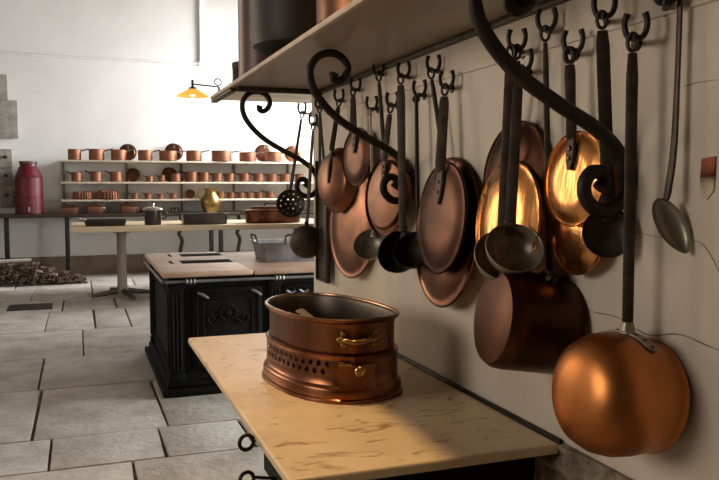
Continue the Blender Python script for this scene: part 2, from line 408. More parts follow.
HN = V((-.62, -.78, 0))          # flats of the handles look into the room
def strap(bm, a, b, w0, w1, th=.004, sag=0., mid=None):
    """flat bar from a to b with an eye at a"""
    a = V(a); b = V(b); d = (b - a).normalized()
    u = HN.cross(d).normalized(); f = d.cross(u).normalized()
    eye = a + d * .012
    n = 18
    tube(bm, [a + d * .003 + (u * math.cos(2 * PI * k / n) * .0085 + d * math.sin(2 * PI * k / n) * .015) for k in range(n)], .0035, 7, closed=True)
    L = (b - a).length; N = 12; rings = []
    for k in range(N + 1):
        t = k / N; p = a + d * (.022 + (L - .022) * t)
        if sag: p = p + f * sag * math.sin(PI * t)
        w = w0 + (w1 - w0) * t
        if k == 0: w *= .75
        rings.append([bm.verts.new(p + u * w * s + f * th * .5 * q) for s, q in ((-.5, -.6), (-.38, -1), (.38, -1), (.5, -.6), (.5, .6), (.38, 1), (-.38, 1), (-.5, .6))])
    for r0, r1 in zip(rings, rings[1:]):
        for k in range(8): bm.faces.new((r0[k], r0[(k + 1) % 8], r1[(k + 1) % 8], r1[k]))
    bm.faces.new(rings[0][::-1]); bm.faces.new(rings[-1])
def lid(label, hk, c, r, n, m, hw=(.020, .026), hm='iron_brown', d=.05, name='pan_lid', spade=.055, dome=.012, d1=None, hmat=None):
    """round lid with a rolled rim and a long flat iron handle ending in a riveted spade"""
    c = V((W - d, c[0], c[1])); n = V(n).normalized(); F = frame(n); up = F @ V((0, 1, 0))
    h = V((W - (d1 or .045), *hk)); t = thing(name, label, 'lid', tuple(h))
    bm = NB(); lathe(bm, [(0, dome), (r * .5, dome * .93), (r * .80, dome * .75), (r * .86, dome * .35), (r * .955, dome * .25), (r * .985, dome * .55), (r, dome * .2), (r * .98, -.003), (r * .8, -.002), (0, .0)], c, tuple(n), 64); obj('disc', bm, m, t)
    att = c + up * (r * .80) + n * (dome + .006)
    dirh = (att - h).normalized()
    side = (F @ V((1, 0, 0)))
    a0 = att - up * .0
    bm = NB(); strap(bm, h, a0, hw[0], hw[1]); 
    pts = [a0 + up * .004, a0 - up * spade * .35, a0 - up * spade * .7, a0 - up * spade]
    ws = [hw[1] * .5, hw[1] * .72, hw[1] * .62, hw[1] * .25]
    rows_ = [[bm.verts.new(p + side * w_ * s + n * q) for s, q in ((-1, -.004), (-.8, .001), (.8, .001), (1, -.004))] for p, w_ in zip(pts, ws)]
    for a, b in zip(rows_, rows_[1:]):
        for k in range(3): bm.faces.new((a[k], a[k + 1], b[k + 1], b[k]))
    hd = obj('handle', bm, hm, t)
    bm = NB()
    for k in (.3, .62): lathe(bm, [(0, .004), (.004, .003), (.005, 0)], a0 - up * spade * k + n * .001, tuple(n), 10)
    obj('rivet', bm, 'copper_dark', hd)
    return t
def ladle(label, hk, c, r, a, m, d, depth=.9, hw=(.014, .014), hm='iron_brown', name='ladle', cat='ladle', rod=None, d1=.05):
    """round bowl opening along a, long handle up to the hook"""
    c = V((W - d, *c)); a = V(a).normalized(); h = V((W - d1, *hk)); t = thing(name, label, cat, tuple(h))
    prof = [(0, -r * depth)]
    for k in range(1, 13):
        q = k / 12 * PI / 2; prof.append((r * math.sin(q), -r * depth * math.cos(q)))
    prof += [(r * 1.02, .001), (r * 1.0, .003), (r * .965, .001)]
    for k in range(11, 0, -1):
        q = k / 12 * PI / 2; prof.append((r * .955 * math.sin(q), -r * depth * .955 * math.cos(q)))
    prof.append((0, -r * depth * .955))
    bm = NB(); lathe(bm, prof, c, tuple(a), 48); obj('bowl', bm, m, t)
    # rim point that is closest to straight up
    F = frame(a); e = c + F @ V((0, 1, 0)) * r * 1.0
    bm = NB()
    if rod: tube(bm, spline([h, h.lerp(e, .35) + V((-.0, 0, 0)), h.lerp(e, .75), e + V((0, 0, .02)), e - F @ V((0, 1, 0)) * .012 + a * -.012], 6), rod, 8)
    else: strap(bm, h, e + V((0, 0, -.004)), *hw)
    if rod: torus(bm, h + V((0, 0, -.008)), .009, .0032, tuple(HN), 16, 6)
    obj('handle', bm, hm, t)
    bm = NB(); base = e - F @ V((0, 1, 0)) * .02 - a * .006
    box(bm, (-.009, -.020, -.0025), (.009, .022, .0025), .002)
    bmesh.ops.transform(bm, matrix=Matrix.Translation(e - a * .010 - F @ V((0, 1, 0)) * .004) @ F.to_4x4(), verts=bm.verts)
    obj('tang', bm, hm, t)
    return t

# hooks, far to near: (y, z, distance off the wall, label)
for y, z, d, l in [
    (3.20, 1.606, .061, 'forked iron hook at the far wall corner, carrying the skimmer'),
    (3.12, 1.552, .036, 'forked iron hook by the far wall corner, carrying the dark round ladle'),
    (3.03, 1.612, .035, 'forked iron hook above the narrow iron tray'),
    (2.78, 1.616, .035, 'forked iron hook above the brown frying pan'),
    (2.594, 1.635, .035, 'forked iron hook carrying the dull pink lid and the large brown far lid'),
    (2.42, 1.552, .040, 'low forked iron hook carrying the thin steel ladle'),
    (2.372, 1.661, .035, 'forked iron hook tight under the mantel, carrying the flat iron turner'),
    (2.243, 1.546, .040, 'low forked iron hook above the round copper lid behind the middle scroll'),
    (2.14, 1.622, .045, 'forked iron hook carrying the thick bar of the black ladle'),
    (2.048, 1.558, .035, 'low forked iron hook carrying the thin bent ladle handle'),
    (1.956, 1.614, .035, 'forked iron hook above the large rear brown lid'),
    (1.863, 1.559, .040, 'forked iron hook above the large front brown lid'),
    (1.49, 1.597, .055, 'forked iron hook just under the mantel, behind the nearest bracket bar'),
    (1.465, 1.549, .055, 'forked iron hook right behind the nearest bracket bar, above the tin ladles'),
    (1.400, 1.623, .040, 'forked iron hook above the dark copper saucepan'),
    (1.306, 1.562, .040, 'forked iron hook above the pale streaked copper lid'),
    (1.185, 1.605, .060, 'tall forked iron hook above the nearest bracket scroll'),
    (1.105, 1.552, .055, 'forked iron hook carrying the big shining copper pan'),
    (1.045, 1.600, .045, 'forked iron hook nearest to us, beside the long spoon')]:
    hook(y, z, d, l)

# far group
def skimmer():
    h = V((.90, 3.20, 1.602)); t = thing('skimmer', 'black skimmer with pierced round bowl at the far wall corner', 'skimmer', tuple(h))
    c = V((.842, 3.18, 1.222)); n = V((-.25, -.95, .12)).normalized(); F = frame(n); r = .060
    bm = NB(); segs = 40
    outer = [bm.verts.new((r * math.cos(2 * PI * k / segs), r * math.sin(2 * PI * k / segs), 0)) for k in range(segs)]
    for k in range(segs): bm.edges.new((outer[k], outer[(k + 1) % segs]))
    hs = [(0, 0)] + [(.021 * math.cos(k * PI / 3), .021 * math.sin(k * PI / 3)) for k in range(6)] + [(.043 * math.cos(k * PI / 6 + .2), .043 * math.sin(k * PI / 6 + .2)) for k in range(12)]
    for hx, hy in hs:
        q = [bm.verts.new((hx + .0040 * math.cos(2 * PI * k / 10), hy + .0040 * math.sin(2 * PI * k / 10), 0)) for k in range(10)]
        for k in range(10): bm.edges.new((q[k], q[(k + 1) % 10]))
    bmesh.ops.triangle_fill(bm, use_beauty=True, edges=bm.edges[:])
    for v in bm.verts: v.co.z = -.022 * (1 - (v.co.x ** 2 + v.co.y ** 2) / r ** 2)
    g = bmesh.ops.extrude_face_region(bm, geom=bm.faces[:]); bmesh.ops.translate(bm, verts=[v for v in g['geom'] if isinstance(v, bmesh.types.BMVert)], vec=(0, 0, -.002))
    bmesh.ops.transform(bm, matrix=Matrix.Translation(c) @ F.to_4x4(), verts=bm.verts)
    obj('pierced_bowl', bm, 'iron', t)
    bm = NB(); strap(bm, h, c + F @ V((0, 1, 0)) * r * .98, .012, .015); obj('handle', bm, 'iron', t)
skimmer()
ladle('dark round ladle hanging lowest at the far wall corner', (3.115, 1.548), (3.10, 1.062), .070, (.25, .93, .12), 'iron_brown', .072, .55, (.013, .016), d1=.037)
t = thing('narrow_tray', 'long narrow iron tray hanging flat on the far end of the wall', 'tray', (.925, 3.03, 1.606))
bm = NB(); box(bm, (.932, 2.935, .905), (.940, 3.085, 1.40), .002)
for a, b in (((.922, 2.935, .905), (.940, 2.943, 1.40)), ((.922, 3.077, .905), (.940, 3.085, 1.40)), ((.922, 2.935, .905), (.940, 3.085, .913))): box(bm, a, b, .002)
obj('pan', bm, 'iron_brown', t)
bm = NB(); strap(bm, (.926, 3.03, 1.611), (.931, 3.045, 1.38), .010, .012); strap(bm, (.926, 3.03, 1.611), (.931, 2.985, 1.38), .010, .012); obj('handle', bm, 'iron', t)

# frying pan, its underside to us
t = thing('frying_pan', 'brown frying pan turned bottom out with black strap across it', 'pan', (.926, 2.78, 1.612))
c = V((.880, 2.72, 1.318)); n = V((-.96, -.26, .06)).normalized(); F = frame(n)
bm = NB(); lathe(bm, [(0, .012), (.085, .011), (.100, .004), (.118, -.022), (.122, -.024), (.118, -.026), (.097, 0), (0, .006)], c, tuple(n), 56); obj('pan', bm, 'copper_dark', t)
bm = NB(); strap(bm, (.926, 2.78, 1.611), c + F @ V((0, .11, .01)), .018, .020); tube(bm, [c + F @ V((0, .11, .008)), c + F @ V((-.004, .05, .015)), c + F @ V((-.008, -.012, .014))], [.010, .0085, .005], 8, flat=(1, .5, tuple(F @ V((1, 0, 0))))); obj('handle', bm, 'iron', t)
lid('dull pink copper lid hanging between frying pan and large brown lid', (2.594, 1.631), (2.535, 1.397), .103, (-.985, -.15, .05), 'copper_pink', (.02, .024), d=.05, spade=.07)
lid('large brown copper lid hanging low at the far end, behind the thin steel ladle', (2.594, 1.631), (2.645, 1.165), .205, (-.992, -.10, .06), 'copper_dark', (.016, .02), d=.028)
ladle('steel ladle with thin pale rod, hanging before the large brown far lid', (2.42, 1.548), (2.35, 1.108), .056, (-.55, -.62, .55), 'tin', .072, .8, rod=.0045, hm='tin_light', d1=.045)
lid('round copper lid with raised inner ring behind the middle scroll bracket', (2.243, 1.542), (2.245, 1.268), .128, (-.98, -.16, .10), 'copper_dark', (.018, .02), d=.05, dome=.022)
ladle('large black ladle on a thick bar, below the middle scroll bracket', (2.14, 1.618), (2.095, 1.105), .066, (-.70, -.55, .40), 'iron', .080, .85, (.026, .022), d1=.055)
ladle('black ladle on a thin bent handle, partly behind the large front brown lid', (2.048, 1.554), (2.0, 1.118), .058, (-.6, -.5, .55), 'iron', .075, .85, rod=.006, hm='iron', d1=.045)
t = thing('iron_turner', 'flat iron turner on a narrow handle, its blade behind the round copper lid', 'turner', (.926, 2.372, 1.657))
bm = NB(); strap(bm, (.926, 2.372, 1.657), (.945, 2.345, 1.30), .013, .015); obj('handle', bm, 'iron', t)
bm = NB(); box(bm, (.943, 2.31, 1.20), (.947, 2.38, 1.305), .0015); obj('blade', bm, 'iron_brown', t)
# the two big brown lids
lid('large rear brown copper lid showing below the front one', (1.956, 1.610), (1.885, 1.172), .205, (-.99, .04, .10), 'copper_dark', (.012, .014), d=.028, hm='iron', d1=.043)
lid('large front brown copper lid with spade-ended iron handle', (1.863, 1.555), (1.842, 1.213), .150, (-.99, .03, .10), 'copper_pink', (.026, .028), d=.062, spade=.085)
# lit lids behind the tin ladles
lid('dusky copper lid behind the golden one, above the tin ladles', (1.49, 1.593), (1.535, 1.325), .122, (-.99, -.05, .12), 'copper_pink', (.022, .022), d=.03, d1=.055)
lid('golden shining copper lid behind the two tin ladles', (1.465, 1.545), (1.525, 1.215), .142, (-.985, .02, .10), 'copper_bright', (.02, .022), d=.052, d1=.06)
ladle('tin ladle in front, its bowl nested before another, above the dark saucepan', (1.465, 1.545), (1.388, 1.171), .060, (-.22, -.74, .62), 'tin', .116, .9, (.022, .024), d1=.065)
ladle('tin ladle behind, its bowl showing below the front tin ladle', (1.49, 1.593), (1.437, 1.151), .064, (-.30, -.70, .62), 'tin', .110, .9, (.022, .024), d1=.07)
lid('pale streaked copper lid with flat strap, behind the nearest bracket scroll', (1.306, 1.558), (1.288, 1.312), .095, (-.99, -.03, .08), 'copper_bright', (.018, .02), d=.042, spade=.06)
lid('golden rippled copper lid low behind the dark round ladle', (1.306, 1.558), (1.295, 1.218), .098, (-.985, .06, .06), 'copper_bright', (.02, .02), d=.026, d1=.05)
ladle('dark flat ladle hanging below the nearest bracket scroll', (1.185, 1.601), (1.17, 1.213), .046, (-.55, -.8, .2), 'iron_brown', .052, .45, (.024, .024), hm='iron_brown', d1=.065)

# dark copper saucepan hanging with its bottom to the room
def hanging_pan(label, y, hx, hz, ax, az, R, L, axis, mats, bulge, d_in, strapw):
    h = V((hx, y[0], hz)); n = V(axis).normalized(); F = frame(n)
    t = thing('hanging_pan', label, 'pan', tuple(h)); c = V((ax, y[1], az))           # centre of the pan's mouth
    k = L
    prof = [(R * 1.03, 0), (R * 1.05, .004), (R * 1.03, .008)]
    prof += bulge
    inner = [(r_ * .965, h_ - .004 if h_ > .02 else h_) for r_, h_ in reversed(prof[1:])]
    inner[0] = (0, prof[-1][1] - .004)
    bm = NB(); lathe(bm, prof + inner + [(R * 1.03, 0)], c, tuple(n), 64)
    if len(mats) > 1:
        for f in bm.faces:
            q = f.calc_center_median() - c
            if q.dot(n) > L * .80: f.material_index = 1
    body = obj('body', bm, mats, t)
    return t, h, c, n, F
t, h, c, n, F = hanging_pan('dark tarnished copper saucepan turned bottom out, below the tin ladles', (1.40, 1.385), .918, 1.617, .958, 1.000, .101, .145,
    (-.97, .12, .16), ['copper_sooty', 'copper_pink'], [(.104, .02), (.106, .125), (.104, .145), (.096, .158), (.07, .163), (0, .164)], 0, 0)
e = c + F @ V((0, .106, .045))
bm = NB(); strap(bm, h, e + V((0, 0, .012)), .012, .014); tube(bm, spline([e + V((0, 0, .02)), e + V((-.002, 0, .006)), e + F @ V((.03, -.002, .01)), e + F @ V((.055, -.012, .012))], 5), [.007] * 16, 8, flat=(1, .5)); tube(bm, spline([e + V((0, 0, .012)), e + F @ V((-.025, .0, 0)), e + F @ V((-.05, -.01, 0))], 5), .006, 8, flat=(1, .5)); obj('handle', bm, 'iron_brown', t)
bm = NB(); tube(bm, spline([e + F @ V((-.010, .006, .0)), e + F @ V((.03, .0, .012)), e + F @ V((.05, -.008, .028))], 5), .005, 8); obj('bracket_plate', bm, 'tin_light', t)

# the big shining copper pan in front
t, h, c, n, F = hanging_pan('big shining round copper pan hanging nearest on a long iron handle', (1.105, 1.102), .900, 1.548, .950, .924, .097, .156,
    (-.96, -.02, .13), ['pan_copper'], [(.101, .02), (.107, .06), (.108, .09), (.103, .118), (.090, .142), (.069, .157), (.04, .164), (0, .166)], 0, 0)
e = c + F @ V((0, .106, .064))
bm = NB(); strap(bm, h, e + V((0, 0, .012)), .020, .019, .006)
obj('handle', bm, 'iron_brown', t)
bm = NB()
def wrap(a0, a1, h0, h1, w, rr):
    N = 12; rows_ = []
    for k in range(N + 1):
        s = k / N; ang = a0 + (a1 - a0) * s; hh = h0 + (h1 - h0) * s
        ww = w * (1 if s < .85 else max(.35, 1 - ((s - .85) / .15) ** 2 * .65))
        rows_.append([bm.verts.new(c + F @ V((rr * math.sin(ang), rr * math.cos(ang), hh + q * ww))) for q in (-.5, .5)])
    fs = []
    for a, b in zip(rows_, rows_[1:]): fs.append(bm.faces.new((a[0], a[1], b[1], b[0])))
    g = bmesh.ops.extrude_face_region(bm, geom=fs)
    for v in g['geom']:
        if isinstance(v, bmesh.types.BMVert):
            q = v.co - c; q -= n * q.dot(n); v.co += q.normalized() * .0035
wrap(-.12, .62, .066, .058, .022, .1085); wrap(.12, -.55, .066, .076, .022, .1085)
tube(bm, [e + V((0, 0, .022)), e + V((0, 0, -.002))], [.010, .016], 10)
br = obj('handle_bracket', bm, 'tin', t)
for ang, hh in ((.2, .064), (.38, .061), (.55, .059), (-.2, .068), (-.42, .073)):
    bm = NB(); lathe(bm, [(0, .003), (.003, .0022), (.0042, 0)], c + F @ V((.1115 * math.sin(ang), .1115 * math.cos(ang), hh)), tuple(F @ V((math.sin(ang), math.cos(ang), 0))), 10); obj('rivet', bm, 'copper_dark', br)

# long serving spoon at the right
t = thing('serving_spoon', 'long iron serving spoon hanging at the near end of the row', 'spoon', (.916, 1.045, 1.597))
bm = NB(); P = spline([(.916, 1.045, 1.598), (.921, 1.043, 1.622), (.934, 1.04, 1.628), (.940, 1.04, 1.606), (.939, 1.04, 1.46), (.936, 1.04, 1.36), (.927, 1.04, 1.292), (.922, 1.04, 1.275)], 7)
tube(bm, P, [.006 + .0008 * math.sin(k * .2) for k in range(len(P))], 9, flat=(1.15, .8)); obj('handle', bm, 'iron_brown', t)
bm = NB(); c = V((.932, 1.035, 1.232)); ax = V((-.48, -.84, .22)).normalized()
F = frame(ax, (.52, 0, -1))
prof = []
for k in range(0, 11): q = k / 10 * PI / 2; prof.append((math.sin(q), -.016 * math.cos(q)))
prof += [(1.0, .001), (.96, .001)] + [(.955 * math.sin(k / 10 * PI / 2), -.0145 * math.cos(k / 10 * PI / 2)) for k in range(9, -1, -1)]
rings = []
lathe(bm, [(p[0] * .024 if p[0] else 0, p[1]) for p in prof], (0, 0, 0), (0, 0, 1), 40, sy=2.15)
for v in bm.verts:
    tt = v.co.y / .052
    v.co.x *= (1 - .30 * max(0, tt) ** 2 * 1.0)
bmesh.ops.transform(bm, matrix=Matrix.Translation(c) @ F.to_4x4(), verts=bm.verts); obj('bowl', bm, 'tin', t)

# ------------------------------------------------------------------ marble table and the copper warmer
t = thing('marble_table', 'cream marble topped table on a black iron frame against the wall', 'table', (.66, 2.08, 0))
bm = NB(); box(bm, (.356, 1.366, .727), (W - .012, 2.80, .75), .006, seg=3); obj('tabletop', bm, 'marble', t)
bm = NB()
for a, b in (((.405, 1.43, .61), (.42, 1.80, .727)), ((.405, 1.79, .68), (.42, 2.74, .727)), ((.405, 1.43, .62), (.93, 1.445, .727)), ((.405, 2.725, .665), (.93, 2.74, .727)), ((.915, 1.43, .665), (.93, 2.74, .727))): box(bm, a, b, .003)
obj('frame', bm, 'castiron', t)
for x, y in ((.43, 1.455), (.90, 1.455), (.84, 2.71), (.84, 2.05)):
    bm = NB(); tube(bm, [(x, y, 0), (x, y, .03), (x, y, .05), (x, y, .60), (x, y, .715)], [.032, .03, .018, .020, .022], 12); obj('leg', bm, 'castiron', t)
for z in (.725, .640):
    bm = NB(); torus(bm, (.338, 1.675, z), .0165, .0045, (.2, -1, .05), 24, 8); tube(bm, [(.353, 1.673, z + .004), (.410, 1.675, z - .008)], .004, 8); obj('ring', bm, 'iron', t)

t = thing('wall_batten', 'thin dark iron strip between the marble table and the wall', 'strip', (.955, 2.08, .75))
bm = NB(); box(bm, (W - .011, 1.37, .735), (W - .001, 2.80, .757), .002); obj('strip', bm, 'iron', t)

ctrl = [(.792, 2.03), (.745, 2.22), (.668, 2.300), (.575, 2.288), (.508, 2.185), (.498, 2.071), (.528, 1.921), (.598, 1.824), (.690, 1.808), (.782, 1.868)]
loop = [V((p.x, p.y, 0)) for p in spline([(x, y, 0) for x, y in ctrl], 10, closed=True)]
cen = V((.652, 2.058, 0)); NL = len(loop)
def ring_pt(i, off, z):
    p = loop[i % NL]; t_ = (loop[(i + 1) % NL] - loop[i - 1]).normalized(); nn = V((t_.y, -t_.x, 0))
    if nn.dot(p - cen) < 0: nn = -nn
    return p + nn * off + V((0, 0, z))
def shell(bm, prof):
    rs = [[bm.verts.new(ring_pt(i, o_, z_)) for i in range(NL)] for o_, z_ in prof]
    for a, b in zip(rs, rs[1:]):
        for k in range(NL): bm.faces.new((a[k], a[(k + 1) % NL], b[(k + 1) % NL], b[k]))
    return rs
t = thing('oval_copper_warmer', 'oval copper warmer with pierced base band and brass handle on the marble table', 'warmer', (.652, 2.058, .751))
Z0 = .751
bm = NB(); rs = shell(bm, [(-.006, Z0 + .055), (-.006, Z0 + .185), (-.003, Z0 + .198), (.005, Z0 + .204), (.007, Z0 + .208), (.002, Z0 + .211), (-.006, Z0 + .206), (-.010, Z0 + .195), (-.011, Z0 + .10)])
bm.faces.new(rs[-1])
for f in bm.faces:
    if all(any(v in r_ for r_ in rs[5:]) for v in f.verts): f.material_index = 1
obj('pan', bm, ['warmer_copper', 'tarnished_tin'], t)
bm = NB(); shell(bm, [(.005, Z0 + .2075), (.0085, Z0 + .210), (.006, Z0 + .2135), (.0, Z0 + .2125), (-.001, Z0 + .209)]); obj('rim', bm, 'rim_copper', t)
# pierced lower band: cells with round holes along the left and far side, plain elsewhere
ARC = [0.]
for i in range(NL): ARC.append(ARC[-1] + (loop[(i + 1) % NL] - loop[i]).length)
def at_s(s, off, z):
    s %= ARC[-1]
    i = next(k for k in range(NL) if ARC[k + 1] >= s); f = (s - ARC[i]) / (ARC[i + 1] - ARC[i])
    return ring_pt(i, off, z).lerp(ring_pt(i + 1, off, z), f)
bm = NB(); OFF = .003; HOLE0 = ARC[20]; HOLE1 = ARC[68]
def cells(s0, s1, z0, z1, nc, hole):
    w = (s1 - s0) / nc
    for k in range(nc):
        a = s0 + k * w; cs, cz = a + w / 2, (z0 + z1) / 2; hw, hh = w / 2, (z1 - z0) / 2
        bord, circ = [], []
        for q in range(16):
            an = 2 * PI * q / 16; cx, cy = math.cos(an), math.sin(an); mx = max(abs(cx), abs(cy))
            bord.append((cs + cx / mx * hw, cz + cy / mx * hh)); circ.append((cs + cx * hole, cz + cy * hole))
        B = [bm.verts.new(at_s(s_, OFF, z_)) for s_, z_ in bord]; Cc = [bm.verts.new(at_s(s_, OFF, z_)) for s_, z_ in circ]
        for q in range(16): bm.faces.new((B[q], B[(q + 1) % 16], Cc[(q + 1) % 16], Cc[q]))
nc = 22; w = (HOLE1 - HOLE0) / nc
cells(HOLE0, HOLE1, Z0 + .066, Z0 + .086, nc, .0076)
cells(HOLE0 + w / 2, HOLE1 + w / 2, Z0 + .086, Z0 + .106, nc, .0076)
def plain(s0, s1, z0, z1, n_):
    for k in range(n_):
        a = s0 + (s1 - s0) * k / n_; b = s0 + (s1 - s0) * (k + 1) / n_
        bm.faces.new([bm.verts.new(at_s(*q)) for q in ((a, OFF, z0), (b, OFF, z0), (b, OFF, z1), (a, OFF, z1))])
plain(HOLE1, HOLE0 + ARC[-1], Z0 + .066, Z0 + .086, 60); plain(HOLE1 + w / 2, HOLE0 + w / 2 + ARC[-1], Z0 + .086, Z0 + .106, 60)
shell(bm, [(OFF, Z0 + .106), (OFF + .001, Z0 + .114), (OFF + .003, Z0 + .118), (OFF - .001, Z0 + .121), (-.007, Z0 + .118)])
shell(bm, [(OFF, Z0 + .066), (OFF, Z0 + .044), (OFF + .003, Z0 + .040), (OFF + .008, Z0 + .036), (OFF + .010, Z0 + .031), (OFF + .010, Z0 + .011), (OFF + .014, Z0 + .008), (OFF + .015, Z0 + .004), (OFF + .014, Z0), (OFF + .008, Z0), (0, Z0 + .02)])
obj('pierced_base', bm, 'warmer_copper', t)
# brass handle on the near end
def near(px, z, off):
    i = min(range(NL), key=lambda k: (loop[k].y > 1.98, abs(loop[k].x - px))); return ring_pt(i, off, z)
a, b = near(.612, Z0 + .160, -.006), near(.700, Z0 + .160, -.006)
bm = NB(); na = V((-.2, -1, 0)).normalized()
tube(bm, spline([a + na * .002, a + na * .018 + V((0, 0, .001)), a.lerp(b, .25) + na * .026 + V((0, 0, -.003)), a.lerp(b, .5) + na * .028 + V((0, 0, -.004)), a.lerp(b, .75) + na * .026 + V((0, 0, -.001)), b + na * .018, b + na * .002], 6), [.0075] * 5 + [.006] * 8 + [.0075] * 11 + [.006] * 8 + [.0075] * 5, 10)
hnd = obj('handle', bm, 'brass', t)
for p in (a, b):
    bm = NB()
    for dx, dz in ((0, .014), (0, -.014), (-.011, 0), (.011, 0)):
        lathe(bm, [(0, .006), (.006, .005), (.009, .001), (.009, -.003)], p + V((dx, dx * .3, dz)) + na * .002, tuple(na), 14)
    lathe(bm, [(0, .009), (.008, .008), (.012, .002), (.012, -.004)], p + na * .002, tuple(na), 14)
    obj('handle_mount', bm, 'brass', hnd)
# little stoke door with a brass knob
bm = NB()
idx = sorted([i for i in range(NL) if loop[i].y < 1.9 and .606 < loop[i].x < .692], key=lambda i: loop[i].x)
z0, z1 = Z0 + .024, Z0 + .098
rs = [[bm.verts.new(ring_pt(i, o_, z_)) for i in idx] for o_, z_ in ((.008, z0 + .012), (.0175, z0 + .012), (.0135, z0 + .03), (.0125, z1), (.006, z1))]
for a_, b_ in zip(rs, rs[1:]):
    for k in range(len(idx) - 1): bm.faces.new((a_[k], a_[k + 1], b_[k + 1], b_[k]))
bm.faces.new([r_[0] for r_ in rs]); bm.faces.new([r_[-1] for r_ in rs][::-1])
dr = obj('stoke_door', bm, 'old_door', t)
p = near(.655, Z0 + .084, .010)
bm = NB(); lathe(bm, [(.006, -.002), (.006, .006), (.013, .008), (.0145, .013), (.011, .017), (.006, .0175), (.004, .015), (0, .015)], p, tuple(na), 20); obj('knob', bm, 'brass', dr)
bm = NB(); tube(bm, [near(.606, Z0 + .10, .009), near(.634, Z0 + .10, .009)], .005, 8); obj('hinge', bm, 'brass', dr)
# pale spatula lying inside
t = thing('wooden_spatula', 'pale wooden spatula leaning inside the oval copper warmer', 'spatula', (.62, 2.15, Z0 + .11))
bm = NB(); tube(bm, [(.70, 2.02, Z0 + .108), (.64, 2.13, Z0 + .15), (.605, 2.19, Z0 + .178)], [.010, .012, .018], 10, flat=(1, .35, (1, .4, 0))); obj('blade', bm, 'wood_dark', t)

# ------------------------------------------------------------------ cast-iron stove
t = thing('kitchen_stove', 'large black cast iron stove with brownish hob behind the marble table', 'stove', (1.25, 5.45, 0))
X0, X1, Y0, Y1 = .50, 2.10, 4.80, 6.15
bm = NB(); box(bm, (X0 + .02, Y0 + .02, .06), (X1, Y1, .735)); obj('body', bm, 'castiron', t)
bm = NB(); box(bm, (X0 - .05, Y0 - .05, 0), (X1, Y1 + .02, .045), .01); box(bm, (X0 - .02, Y0 - .02, .045), (X1, Y1 + .01, .085), .014); obj('plinth', bm, 'castiron', t)
for x, y in ((X0, Y0), (X0, Y1 - .09), (1.12, Y0)):
    bm = NB(); box(bm, (x, y, .08), (x + .09, y + .09, .735), .012); box(bm, (x - .008, y - .008, .66), (x + .098, y + .098, .69), .006); box(bm, (x - .008, y - .008, .085), (x + .098, y + .098, .13), .006)
    for k in (.022, .045, .068): tube(bm, [(x + k, y - .002, .15), (x + k, y - .002, .64)], .007, 6); tube(bm, [(x - .002, y + k, .15), (x - .002, y + k, .64)], .007, 6)
    obj('pilaster', bm, 'castiron', t)
bm = NB()
for q in (.0, .03): 
    a, b, c_, d_ = Y0 + .14 + q, Y1 - .15 - q, .14 + q, .64 - q
    for u0, u1 in (((a, c_), (b, c_ + .015)), ((a, d_ - .015), (b, d_)), ((a, c_), (a + .015, d_)), ((b - .015, c_), (b, d_))): box(bm, (X0 + .006 + q * .2, u0[0], u0[1]), (X0 + .022, u1[0], u1[1]), .003)
obj('side_panel', bm, 'castiron', t)
bm = NB(); box(bm, (.64, Y0 - .006, .15), (1.08, Y0 + .03, .66), .008)
for q in (.02, .06):
    for u0, u1 in (((.64 + q, .15 + q), (1.08 - q, .165 + q)), ((.64 + q, .645 - q), (1.08 - q, .66 - q)), ((.64 + q, .15 + q), (.655 + q, .66 - q)), ((1.065 - q, .15 + q), (1.08 - q, .66 - q))): box(bm, (u0[0], Y0 - .014, u0[1]), (u1[0], Y0, u1[1]), .003)
dr = obj('oven_door', bm, 'castiron', t)
bm = NB()
torus(bm, (.86, Y0 - .012, .50), .05, .008, (0, -1, 0), 28)
lathe(bm, [(0, .018), (.018, .014), (.024, 0)], (.86, Y0 - .010, .50), (0, -1, 0), 16)
for k in range(8): an = k * PI / 4; lathe(bm, [(0, .010), (.009, .007), (.012, 0)], (.86 + .034 * math.cos(an), Y0 - .010, .50 + .034 * math.sin(an)), (0, -1, 0), 10)
for s in (-1, 1): tube(bm, spline([(.86 + s * .05, Y0 - .012, .46), (.86 + s * .10, Y0 - .012, .43), (.86 + s * .13, Y0 - .012, .47), (.86 + s * .10, Y0 - .012, .49), (.86 + s * .09, Y0 - .012, .465)], 5), .008, 8)
obj('medallion', bm, 'castiron', dr)
for x, z in ((.70, .625), (1.035, .63)):
    bm = NB(); tube(bm, [(x, Y0, z), (x, Y0 - .03, z)], .008, 8); tube(bm, [(x - .03, Y0 - .03, z + .012), (x, Y0 - .035, z), (x + .035, Y0 - .03, z - .025)], [.008, .011, .008], 8); obj('latch', bm, 'zinc', dr)
bm = NB(); box(bm, (1.22, Y0 - .006, .20), (1.95, Y0 + .03, .66), .008); d2 = obj('fire_door', bm, 'castiron', t)
for x in (1.26, 1.345):
    bm = NB(); tube(bm, [(x, Y0, .61), (x, Y0 - .035, .61)], .009, 8); 
    for k in range(3): an = k * 2 * PI / 3 + .5; tube(bm, [(x, Y0 - .035, .61), (x + .035 * math.cos(an), Y0 - .038, .61 + .035 * math.sin(an))], [.007, .009], 8)
    obj('valve_knob', bm, 'zinc', d2)
bm = NB(); box(bm, (X0 - .04, Y0 - .055, .737), (1.012, Y1, .772), .010, seg=3); obj('hob_plate', bm, 'hob', t)
bm = NB(); box(bm, (1.018, Y0 - .055, .735), (X1 + .02, Y1, .765), .010, seg=3); obj('hob_plate', bm, 'hob', t)
for a, b in (((.70, 5.78), (1.0, 5.98)), ((.64, 5.26), (.985, 5.46))):
    bm = NB(); box(bm, (a[0], a[1], .770), (b[0], b[1], .7745), .002); obj('burner_cover', bm, 'soot', t)  # raised black plate paints the shade of a recessed hob opening
